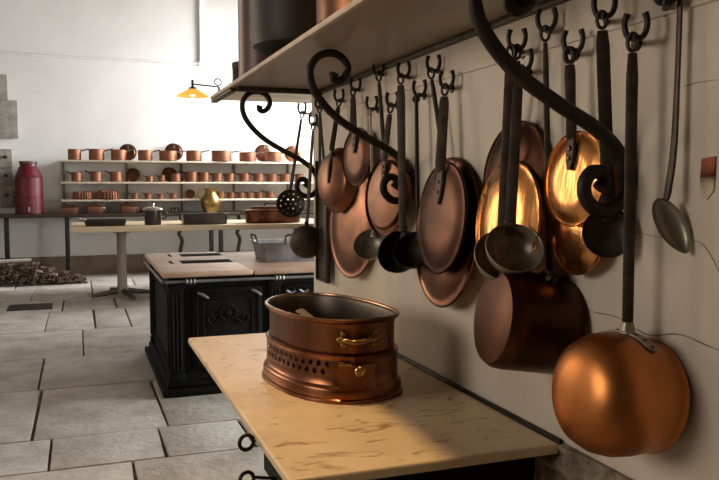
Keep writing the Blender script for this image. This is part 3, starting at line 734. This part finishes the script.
for a, b in (((.615, 5.80), (.635, 6.0)), ((.565, 5.28), (.585, 5.46))):
    bm = NB(); box(bm, (a[0], a[1], .770), (b[0], b[1], .7745), .002); obj('slot', bm, 'soot', t)
bm = NB(); tube(bm, [(X0 - .03, Y0 - .075, .715), (X1, Y0 - .075, .715)], .009, 10); tube(bm, [(X0 - .045, Y0 - .075, .715), (X0 - .045, Y1 - .05, .715)], .009, 10); rl = obj('rail', bm, 'zinc', t)
for x in (.60, 1.155):
    for k in range(3):
        bm = NB(); torus(bm, (x + k * .022, Y0 - .075, .715), .013, .006, (1, 0, 0), 16, 8); obj('rail_collar', bm, 'tin_light', rl)
    bm = NB(); tube(bm, [(x + .02, Y0 - .075, .715), (x + .02, Y0 - .01, .72)], .008, 8); obj('rail_post', bm, 'castiron', rl)

t = thing('roasting_pan', 'grey rectangular roasting pan with wire handles on the stove', 'pan', (1.42, 5.40, .766))
bm = NB()
def taper(bm, x0, x1, y0, y1, z0, z1, fl, th):
    def rect(x0, x1, y0, y1, z, r=.035):
        out = []
        for cx, cy, a0 in ((x1 - r, y1 - r, 0), (x0 + r, y1 - r, PI / 2), (x0 + r, y0 + r, PI), (x1 - r, y0 + r, 1.5 * PI)):
            for k in range(6): an = a0 + k * PI / 10; out.append(bm.verts.new((cx + r * math.cos(an), cy + r * math.sin(an), z)))
        return out
    R_ = [rect(x0 + fl, x1 - fl, y0 + fl, y1 - fl, z0), rect(x0, x1, y0, y1, z1), rect(x0 - .014, x1 + .014, y0 - .014, y1 + .014, z1 + .004), rect(x0 - .014, x1 + .014, y0 - .014, y1 + .014, z1 + .009), rect(x0 + th, x1 - th, y0 + th, y1 - th, z1 + .006), rect(x0 + fl + th, x1 - fl - th, y0 + fl + th, y1 - fl - th, z0 + th)]
    for a, b in zip(R_, R_[1:]):
        n_ = len(a)
        for k in range(n_): bm.faces.new((a[k], a[(k + 1) % n_], b[(k + 1) % n_], b[k]))
    bm.faces.new(R_[0][::-1]); bm.faces.new(R_[-1])
taper(bm, 1.165, 1.70, 5.18, 5.52, .766, .895, .022, .006); obj('pan', bm, 'zinc', t)
for x, ya, yb in ((1.160, 5.27, 5.43), (1.705, 5.27, 5.43)):
    s = -1 if x < 1.4 else 1
    bm = NB(); tube(bm, spline([(x, ya, .895), (x + s * .014, ya, .935), (x + s * .016, ya + .02, .95), (x + s * .016, yb - .02, .95), (x + s * .014, yb, .935), (x, yb, .895)], 5), .007, 8); obj('handle', bm, 'iron', t)
bm = NB(); tube(bm, spline([(1.33, 5.168, .895), (1.33, 5.158, .94), (1.35, 5.156, .955), (1.50, 5.156, .955), (1.52, 5.158, .94), (1.52, 5.168, .895)], 5), .007, 8); obj('handle', bm, 'iron', t)

# ------------------------------------------------------------------ long table at the back and what stands on it
ZT = .835
t = thing('long_table', 'long scrubbed wooden table on pedestal legs before the back shelves', 'table', (1.7, 9.65, 0))
bm = NB()
for k in range(4): box(bm, (-.10, 9.0 + k * .325, ZT - .06), (3.06, 9.0 + k * .325 + .323, ZT), .006)
obj('tabletop', bm, 'wood', t)
for x in (.45, 2.60):
    bm = NB(); box(bm, (x - .10, 9.25, ZT - .085), (x + .10, 9.65, ZT - .06), .006)
    tube(bm, [(x, 9.45, .03), (x, 9.45, .08), (x, 9.45, .12), (x, 9.45, .7), (x, 9.45, ZT - .07)], [.075, .07, .056, .052, .07], 16); pd = obj('pedestal', bm, 'wood_dark', t)
    for an in (.15, PI / 2 + .35, PI + .15, 1.5 * PI + .35):
        dx, dy = math.cos(an), math.sin(an)
        bm = NB(); tube(bm, [(x + dx * .03, 9.45 + dy * .03, .06), (x + dx * .2, 9.45 + dy * .3, .035), (x + dx * .32, 9.45 + dy * .52, .022)], [.035, .028, .020], 8); obj('foot', bm, 'iron_brown', pd)
ZT += .0005
t = thing('baking_dish', 'shallow dark baking dish at the left end of the long table', 'dish', (.27, 9.3, ZT))
bm = NB(); taper(bm, .04, .50, 9.16, 9.46, ZT, ZT + .065, .02, .008); obj('dish', bm, 'tinware', t)
bm = NB(); tube(bm, spline([(.04, 9.25, ZT + .065), (-.005, 9.26, ZT + .08), (-.005, 9.36, ZT + .08), (.04, 9.37, ZT + .065)], 5), .01, 8); obj('handle', bm, 'tin_light', t)
t = thing('lidded_pot', 'small dark lidded pot on the long table between baking dish and baking tin', 'pot', (.80, 9.3, ZT))
bm = NB(); lathe(bm, [(0, 0), (.088, 0), (.095, .01), (.102, .165), (.108, .17), (.1, .174), (0, .172)], (.80, 9.3, ZT)); obj('body', bm, 'tinware', t)
bm = NB(); lathe(bm, [(.115, .170), (.118, .180), (.105, .195), (.05, .208), (.015, .214), (.014, .228), (.024, .238), (.018, .25), (0, .252)], (.80, 9.3, ZT)); obj('lid', bm, 'tin_light', t)
bm = NB(); tube(bm, spline([(.90, 9.29, ZT + .14), (.95, 9.28, ZT + .15), (.95, 9.28, ZT + .09), (.9, 9.29, ZT + .07)], 5), .009, 8); obj('handle', bm, 'iron_brown', t)
t = thing('baking_tin', 'dark rectangular baking tin on the long table before the brass jug', 'tin', (1.39, 9.3, ZT))
bm = NB(); taper(bm, 1.13, 1.66, 9.14, 9.46, ZT, ZT + .12, .015, .008); obj('tin', bm, 'tinware', t)
bm = NB(); tube(bm, spline([(1.12, 9.24, ZT + .12), (1.06, 9.25, ZT + .125), (1.06, 9.35, ZT + .125), (1.12, 9.36, ZT + .12)], 5), .009, 8); obj('handle', bm, 'iron', t)
t = thing('braising_pan', 'large oval copper braising pan with lid at the right of the long table', 'pan', (2.25, 9.35, ZT))
bm = NB(); lathe(bm, [(0, 0), (.33, 0), (.345, .012), (.35, .14), (.36, .146), (.345, .15), (.335, .015), (0, .012)], (2.25, 9.35, ZT), n=56, sy=.55); obj('body', bm, 'copper_dark', t)
bm = NB(); lathe(bm, [(.362, .146), (.365, .155), (.34, .168), (.28, .172), (.27, .20), (.26, .205), (0, .21)], (2.25, 9.35, ZT), n=56, sy=.55); ld = obj('lid', bm, 'copper_dark', t)
bm = NB(); tube(bm, spline([(2.15, 9.35, ZT + .205), (2.16, 9.35, ZT + .235), (2.34, 9.35, ZT + .235), (2.35, 9.35, ZT + .205)], 5), .009, 8); obj('lid_handle', bm, 'iron_brown', ld)
bm = NB(); tube(bm, spline([(1.91, 9.30, ZT + .12), (1.84, 9.31, ZT + .14), (1.84, 9.39, ZT + .14), (1.91, 9.40, ZT + .12)], 5), .010, 8); obj('handle', bm, 'iron_brown', t)

# ------------------------------------------------------------------ bench along the back wall
ZB = .90
t = thing('wall_bench', 'narrow dark bench on iron legs along the back wall', 'bench', (1.3, 11.55, 0))
bm = NB(); box(bm, (-1.9, 11.28, ZB - .045), (3.7, YB - .005, ZB), .006); obj('top', bm, 'iron_brown', t)
for x in (-.93, -.17, 1.36, 1.80, 1.94, 2.20, 3.1):
    bm = NB()
    if x in (1.36, 2.20): tube(bm, spline([(x, 11.33, ZB - .045), (x + .03, 11.33, .70), (x - .02, 11.33, .60), (x + .02, 11.33, .50), (x - .01, 11.33, .3), (x, 11.33, 0)], 6), .028, 8)
    else: box(bm, (x - .03, 11.30, 0), (x + .03, 11.36, ZB - .045), .006)
    obj('leg', bm, 'iron', t)
ZB += .0005

t = thing('milk_can', 'tall red enamel can with a narrow neck on the wall bench', 'can', (-.655, 11.6, ZB))
bm = NB(); lathe(bm, [(0, 0), (.175, 0), (.185, .01), (.185, .03), (.180, .035), (.182, .22), (.187, .225), (.187, .235), (.182, .24), (.180, .50), (.185, .506), (.178, .515), (.115, .655), (.108, .665), (.108, .69), (.116, .695), (.116, .715), (.10, .72), (0, .72)], (-.655, 11.6, ZB), n=48); obj('body', bm, 'red', t)
bm = NB(); lathe(bm, [(.118, .69), (.12, .70), (.118, .722), (.1, .728), (0, .73)], (-.655, 11.6, ZB), n=40); obj('lid', bm, 'brown', t)
bm = NB(); tube(bm, [(-.65, 11.42, ZB + .07), (-.65, 11.37, ZB + .065)], .014, 10); tube(bm, [(-.65, 11.385, ZB + .04), (-.65, 11.385, ZB + .10)], .01, 8); obj('tap', bm, 'tin_light', t)

t = thing('shelf_rack', 'cream painted rack of three long shelves on the back wall', 'shelf', (1.55, YB, .9))
for z in (1.65, 1.345, 1.095):
    bm = NB(); box(bm, (-.24, 11.49, z - .028), (3.75, YB, z), .004); obj('board', bm, 'shelf', t)
for x in (-.21, .66, 1.45, 2.24, 3.10):
    bm = NB(); box(bm, (x - .014, 11.84, ZB), (x + .014, YB - .002, 1.622), .002)
    obj('upright', bm, 'wood_dark', t)

# prototypes at the origin, placed once and then copied
def pan_proto(label, handle=True, lidded=False):
    t = thing('copper_saucepan', label, 'saucepan')
    bm = NB(); lathe(bm, [(0, 0), (.092, 0), (.099, .008), (.100, .145), (.104, .148), (.098, .151), (.094, .01), (0, .006)], n=32); obj('body', bm, 'copper_warm', t)
    bm = NB(); tube(bm, spline([(.096, 0, .125), (.115, 0, .128), (.16, -.01, .142), (.225, -.03, .158), (.24, -.03, .155)], 4), [.012] * 8 + [.010] * 9, 8, flat=(1, .7)); obj('handle', bm, 'iron', t)
    return t
pan0 = None; disc0 = None; mould0 = None
ORD = ['first', 'second', 'third', 'fourth', 'fifth', 'sixth', 'seventh', 'eighth', 'ninth', 'tenth', 'eleventh', 'twelfth', 'thirteenth', 'fourteenth', 'fifteenth', 'sixteenth', 'seventeenth']
ROWS = [
 ('top', 1.65, 'copperware on the top back shelf', [(-.052, .09, .15, 'pr'), (.241, .105, .155, 'pr'), (.541, .107, .15, 'p'), (.678, .107, .25, 'd'), (.908, .102, .15, 'pr'), (1.227, .125, .145, 'p'), (1.335, .130, .27, 'd'), (1.604, .114, .155, 'pr'), (2.011, .150, .16, 'pr'), (2.405, .126, .14, 'pr'), (2.70, .155, .28, 'd'), (2.80, .122, .155, 'pr'), (3.166, .14, .27, 'd')]),
 ('middle', 1.345, 'copperware on the middle back shelf', [(-.033, .071, .135, 'pl'), (.228, .078, .145, 'pl'), (.499, .08, .145, 'pl'), (.748, .108, .20, 'd'), (.964, .048, .085, 'pl'), (1.134, .048, .095, 'pl'), (1.265, .12, .22, 'd'), (1.33, .077, .12, 'pl'), (1.56, .085, .15, 'pl'), (1.743, .079, .145, 'pl'), (1.943, .072, .13, 'pl'), (2.124, .073, .13, 'pl'), (2.351, .074, .13, 'pl'), (2.567, .075, .13, 'pl'), (2.777, .080, .125, 'pl'), (2.982, .080, .125, 'pl'), (3.214, .062, .125, 'pl')]),
 ('lowest', 1.095, 'copperware on the lowest back shelf', [(.048, .149, .12, 'm'), (.391, .165, .135, 'm'), (.754, .047, .085, 'pl'), (.936, .048, .085, 'pl'), (1.113, .041, .075, 'pl'), (1.292, .049, .085, 'pl'), (1.567, .064, .14, 'd'), (1.988, .058, .11, 'pl'), (2.146, .051, .095, 'pl'), (2.298, .052, .095, 'pl'), (2.436, .052, .095, 'pl'), (2.575, .053, .095, 'pl'), (2.746, .068, .11, 'pl')])]
for rn, z, grp, items in ROWS:
    for i, (x, r, h, k) in enumerate(items):
        z_ = z + .0008
        pos = '%s from the left on the %s back shelf' % (ORD[i], rn)
        if k in ('p', 'pr', 'pl'):
            lab = 'copper saucepan, ' + pos
            if pan0 is None: pan0 = pan_proto(lab)
            rot = {'p': .6, 'pr': .6, 'pl': PI - .55}[k]
            o = pan0 if (rn, i) == ('top', 0) else dup(pan0, (0, 0, 0), lab)
            o.location = (x, 11.60, z_); o.scale = (r / .1, r / .1, h / .15); o.rotation_euler = (0, 0, rot); o['group'] = grp
        elif k == 'd':
            lab = 'round copper lid standing on edge, ' + pos
            if disc0 is None:
                disc0 = thing('pan_lid', lab, 'lid')
                bm = NB(); lathe(bm, [(0, .006), (.075, .006), (.080, .002), (.097, 0), (.1, .003), (.1, -.003), (0, -.001)], (0, .0, .10), (0, -1, .2), 36); obj('disc', bm, 'copper_dark', disc0)
                bm = NB(); tube(bm, spline([(0, -.012, .12), (0, -.035, .13), (.0, -.03, .17), (0, -.01, .18)], 4), .006, 8); obj('handle', bm, 'iron_brown', disc0)
                o = disc0
            else: o = dup(disc0, (0, 0, 0), lab)
            s = h / 2 / .1; o.location = (x, 11.80, z_ + .001); o.scale = (s, s, s); o['group'] = grp
        else:
            lab = 'fluted copper mould, ' + pos
            if mould0 is None:
                mould0 = thing('fluted_mould', lab, 'mould')
                bm = NB(); n_ = 96; rr = []
                for rad_, hh in ((.094, 0), (.10, .01), (.092, .85 * .1), (.085, .095), (.06, .1)):
                    rr.append([bm.verts.new(((rad_ - (.010 if k_ % 4 in (0, 1) else 0)) * math.cos(2 * PI * k_ / n_), (rad_ - (.010 if k_ % 4 in (0, 1) else 0)) * math.sin(2 * PI * k_ / n_), hh)) for k_ in range(n_)])
                for a, b in zip(rr, rr[1:]):
                    for k_ in range(n_): bm.faces.new((a[k_], a[(k_ + 1) % n_], b[(k_ + 1) % n_], b[k_]))
                bm.faces.new(rr[0][::-1]); bm.faces.new(rr[-1]); obj('body', bm, 'copper_warm', mould0, smooth=20)
                bm = NB(); torus(bm, (0, 0, .004), .096, .005, n=36); obj('rim', bm, 'copper_dark', mould0)
                o = mould0
            else: o = dup(mould0, (0, 0, 0), lab)
            o.location = (x, 11.64, z_); o.scale = (r / .1, r / .1, h / .1); o['group'] = grp
# on the bench under the rack
def crate(x, w, h, lab, y=11.55):
    t = thing('copper_box', lab, 'box', (x, y, ZB))
    bm = NB(); box(bm, (x - w, y - .10, ZB), (x + w, y + .10, ZB + h), .008); obj('body', bm, 'copper_warm', t)
    bm = NB(); box(bm, (x - w - .006, y - .106, ZB + h - .028), (x + w + .006, y + .106, ZB + h + .006), .005); obj('lid', bm, 'copper_dark', t)
    bm = NB(); tube(bm, spline([(x + w, y - .04, ZB + h * .6), (x + w + .025, y - .03, ZB + h * .6), (x + w + .025, y + .03, ZB + h * .6), (x + w, y + .04, ZB + h * .6)], 4), .008, 8); obj('handle', bm, 'tin_light', t)
crate(-.13, .105, .115, 'square copper box on the wall bench, first to the right of the red can')
crate(.20, .10, .125, 'square copper box on the wall bench, second to the right of the red can')
crate(.655, .098, .125, 'square copper box on the wall bench, behind the baking dish end')
t = thing('copper_dish', 'flat copper dish on the wall bench beside the lidded pot', 'dish', (.89, 11.55, ZB))
bm = NB(); lathe(bm, [(0, 0), (.075, 0), (.09, .05), (.095, .053), (.085, .052), (.07, .008), (0, .008)], (.89, 11.55, ZB)); obj('dish', bm, 'copper', t)
t = thing('small_stand', 'tiny iron trivet on the wall bench between lidded pot and brass jug', 'trivet', (1.31, 11.55, ZB))
bm = NB(); lathe(bm, [(.03, .06), (.065, .06), (.068, .068), (.03, .07), (.03, .06)], (1.31, 11.55, ZB), n=24); obj('top', bm, 'iron_brown', t)
for an in (.4, .4 + 2 * PI / 3, .4 + 4 * PI / 3):
    bm = NB(); tube(bm, [(1.31 + .05 * math.cos(an), 11.55 + .05 * math.sin(an), ZB + .064), (1.31 + .062 * math.cos(an), 11.55 + .062 * math.sin(an), ZB)], .008, 8); obj('leg', bm, 'iron_brown', t)
t = thing('brass_jug', 'round bellied golden brass jug on the wall bench before the shelves', 'jug', (1.80, 11.343, ZB))
bm = NB(); lathe(bm, [(0, 0), (.085, 0), (.09, .01), (.125, .06), (.143, .13), (.135, .20), (.095, .255), (.078, .28), (.08, .33), (.095, .35), (.09, .352), (.07, .33), (.068, .28), (0, .27)], (1.80, 11.343, ZB), n=48); obj('body', bm, 'brass', t)
bm = NB(); tube(bm, spline([(1.71, 11.343, ZB + .33), (1.64, 11.343, ZB + .33), (1.62, 11.343, ZB + .25), (1.67, 11.343, ZB + .17)], 6), .009, 8); obj('handle', bm, 'brass', t)

# ------------------------------------------------------------------ firewood heap, grate
for lay in range(6):
    nx = [9, 9, 8, 6, 5, 3][lay]; x_mid = [-.66, -.66, -.72, -.76, -.78, -.72][lay]
    for iy in range(3 if lay < 4 else 2):
        for ix in range(nx):
            x = x_mid + (ix - (nx - 1) / 2) * .150 + random.uniform(-.008, .008); y = 10.84 + iy * .15 + lay * .012 + random.uniform(-.012, .012)
            L = random.uniform(.045, .062); an = random.uniform(-.9, .9); tl = random.uniform(-.10, .10); r = random.uniform(.012, .021)
            d = V((math.cos(an) * math.cos(tl), math.sin(an) * math.cos(tl), math.sin(tl))) * L
            p = V((x, y, .03 + lay * .047))
            bm = NB(); tube(bm, [p - d, p + V((0, random.uniform(-.008, .008), 0)), p + d], [r, r * 1.08, r * .8], 7)
            o = obj('stick', bm, 'pale' if random.random() < .06 else 'bark', origin=tuple(p))
            tag(o, 'short dry stick in the firewood heap under the wall bench', 'stick', 'sticks of the firewood heap')
bm = NB()
for k in range(1500):
    u = random.random(); x = -1.45 + 1.50 * u; y = random.uniform(10.74, 11.26)
    top = .27 * min(1, (1 - u) * 1.6 + .05) * max(0, 1 - ((y - 11.0) / .34) ** 2)
    L = random.uniform(.012, .035); an = random.uniform(0, PI); z = top * random.uniform(.3, 1) + .012
    R_ = Matrix.Rotation(an, 4, 'Z') @ Matrix.Rotation(random.uniform(-.5, .5), 4, 'Y')
    vs = box(bm, (-L, -.009, -.006), (L, .009, .006)); bmesh.ops.transform(bm, matrix=Matrix.Translation((x, y, z)) @ R_, verts=vs)
o = obj('bark_chips', bm, 'bark', origin=(-.7, 11.2, 0)); tag(o, 'loose dark bark chips filling the firewood heap under the bench', 'bark chips'); o['kind'] = 'stuff'
bm = NB(); tube(bm, [(-1.5, 10.98, .29), (-.62, 11.02, .31)], [.03, .022], 8, flat=(1, .6)); tag(obj('firewood_log', bm, 'pale', origin=(-1, 11.05, .22)), 'long pale log lying on top of the firewood heap', 'log')
bm = NB(); tube(bm, [(-.60, 10.76, .02), (-.53, 10.84, .34)], [.03, .008], 8); tag(obj('firewood_log', bm, 'bark', origin=(-.52, 11.06, .2)), 'upright split log sticking out of the firewood heap', 'log')
t = thing('floor_grate', 'small dark iron drain grate let into the stone floor', 'grate', (-.52, 8.86, 0))
bm = NB()
for k in range(8): box(bm, (-.72, 8.68 + k * .045, .0), (-.32, 8.70 + k * .045, .006), .001)
obj('bars', bm, 'iron_brown', t)
bm = NB()
for a, b in (((-.74, 8.655), (-.30, 8.675)), ((-.74, 9.035), (-.30, 9.055)), ((-.74, 8.655), (-.72, 9.055)), ((-.32, 8.655), (-.30, 9.055))): box(bm, (*a, 0), (*b, .008), .001)
obj('frame', bm, 'iron', t)
bm = NB(); box(bm, (-.72, 8.67, 0), (-.32, 9.04, .002)); obj('pit', bm, 'dirt', t)

# ------------------------------------------------------------------ light
def area(name, loc, to, sx, sy, power, col, spread=180):
    l = bpy.data.lights.new(name, 'AREA'); l.shape = 'RECTANGLE'; l.size = sx; l.size_y = sy; l.energy = power; l.color = col; l.spread = math.radians(spread)
    o = bpy.data.objects.new(name, l); C.objects.link(o); o.location = loc
    o.rotation_euler = (V(to) - V(loc)).to_track_quat('-Z', 'Z').to_euler(); return o
area('daylight_alcove', (4.45, 10.8, 2.85), (0, 10.9, 1.2), 1.7, 2.0, 215, (.95, .98, 1.), 120)
area('daylight_stove', (4.45, 4.6, 1.3), (0, 4.6, 1.05), 2.0, 2.2, 165, (.86, .94, 1.), 150)
area('daylight_near', (-3.4, 1.7, 2.0), (0, 1.9, .6), 1.35, 2.0, 34, (1., .90, .76))
area('daylight_far', (-3.35, 7.7, 2.1), (1.0, 1.4, 1.2), 1.7, 2.0, 6.5, (1., .78, .52), 60)  # added lamp, turned to the pans to give the lids gold reflections
l = bpy.data.lights.new('table_lamp_glow', 'SPOT'); l.energy = 135; l.color = (1., .62, .30); l.shadow_soft_size = .07; l.spot_size = math.radians(60); l.spot_blend = .6
o = bpy.data.objects.new('ceiling_spot', l); C.objects.link(o); o.location = (.34, 1.95, 3.6); o.rotation_euler = (0, math.radians(4), 0)
w = bpy.data.worlds.new('daylight'); S.world = w; w.use_nodes = True
w.node_tree.nodes['Background'].inputs[0].default_value = (.75, .85, 1, 1); w.node_tree.nodes['Background'].inputs[1].default_value = .5

# ------------------------------------------------------------------ camera
cd = bpy.data.cameras.new('camera'); cam = bpy.data.objects.new('camera', cd); C.objects.link(cam)
cd.sensor_width = 36; cd.lens = 771 / 719 * 36; cd.clip_start = .05
cam.location = (0, 0, 1.3); cam.rotation_euler = (math.radians(90 - 4.08), 0, math.radians(-19.93))
S.camera = cam
S.view_settings.view_transform = 'Standard'; S.view_settings.look = 'None'; S.view_settings.gamma = 1; S.view_settings.exposure = .6
S.view_settings.use_curve_mapping = False
for o in bpy.data.objects:
    if '_o' in o: del o['_o']
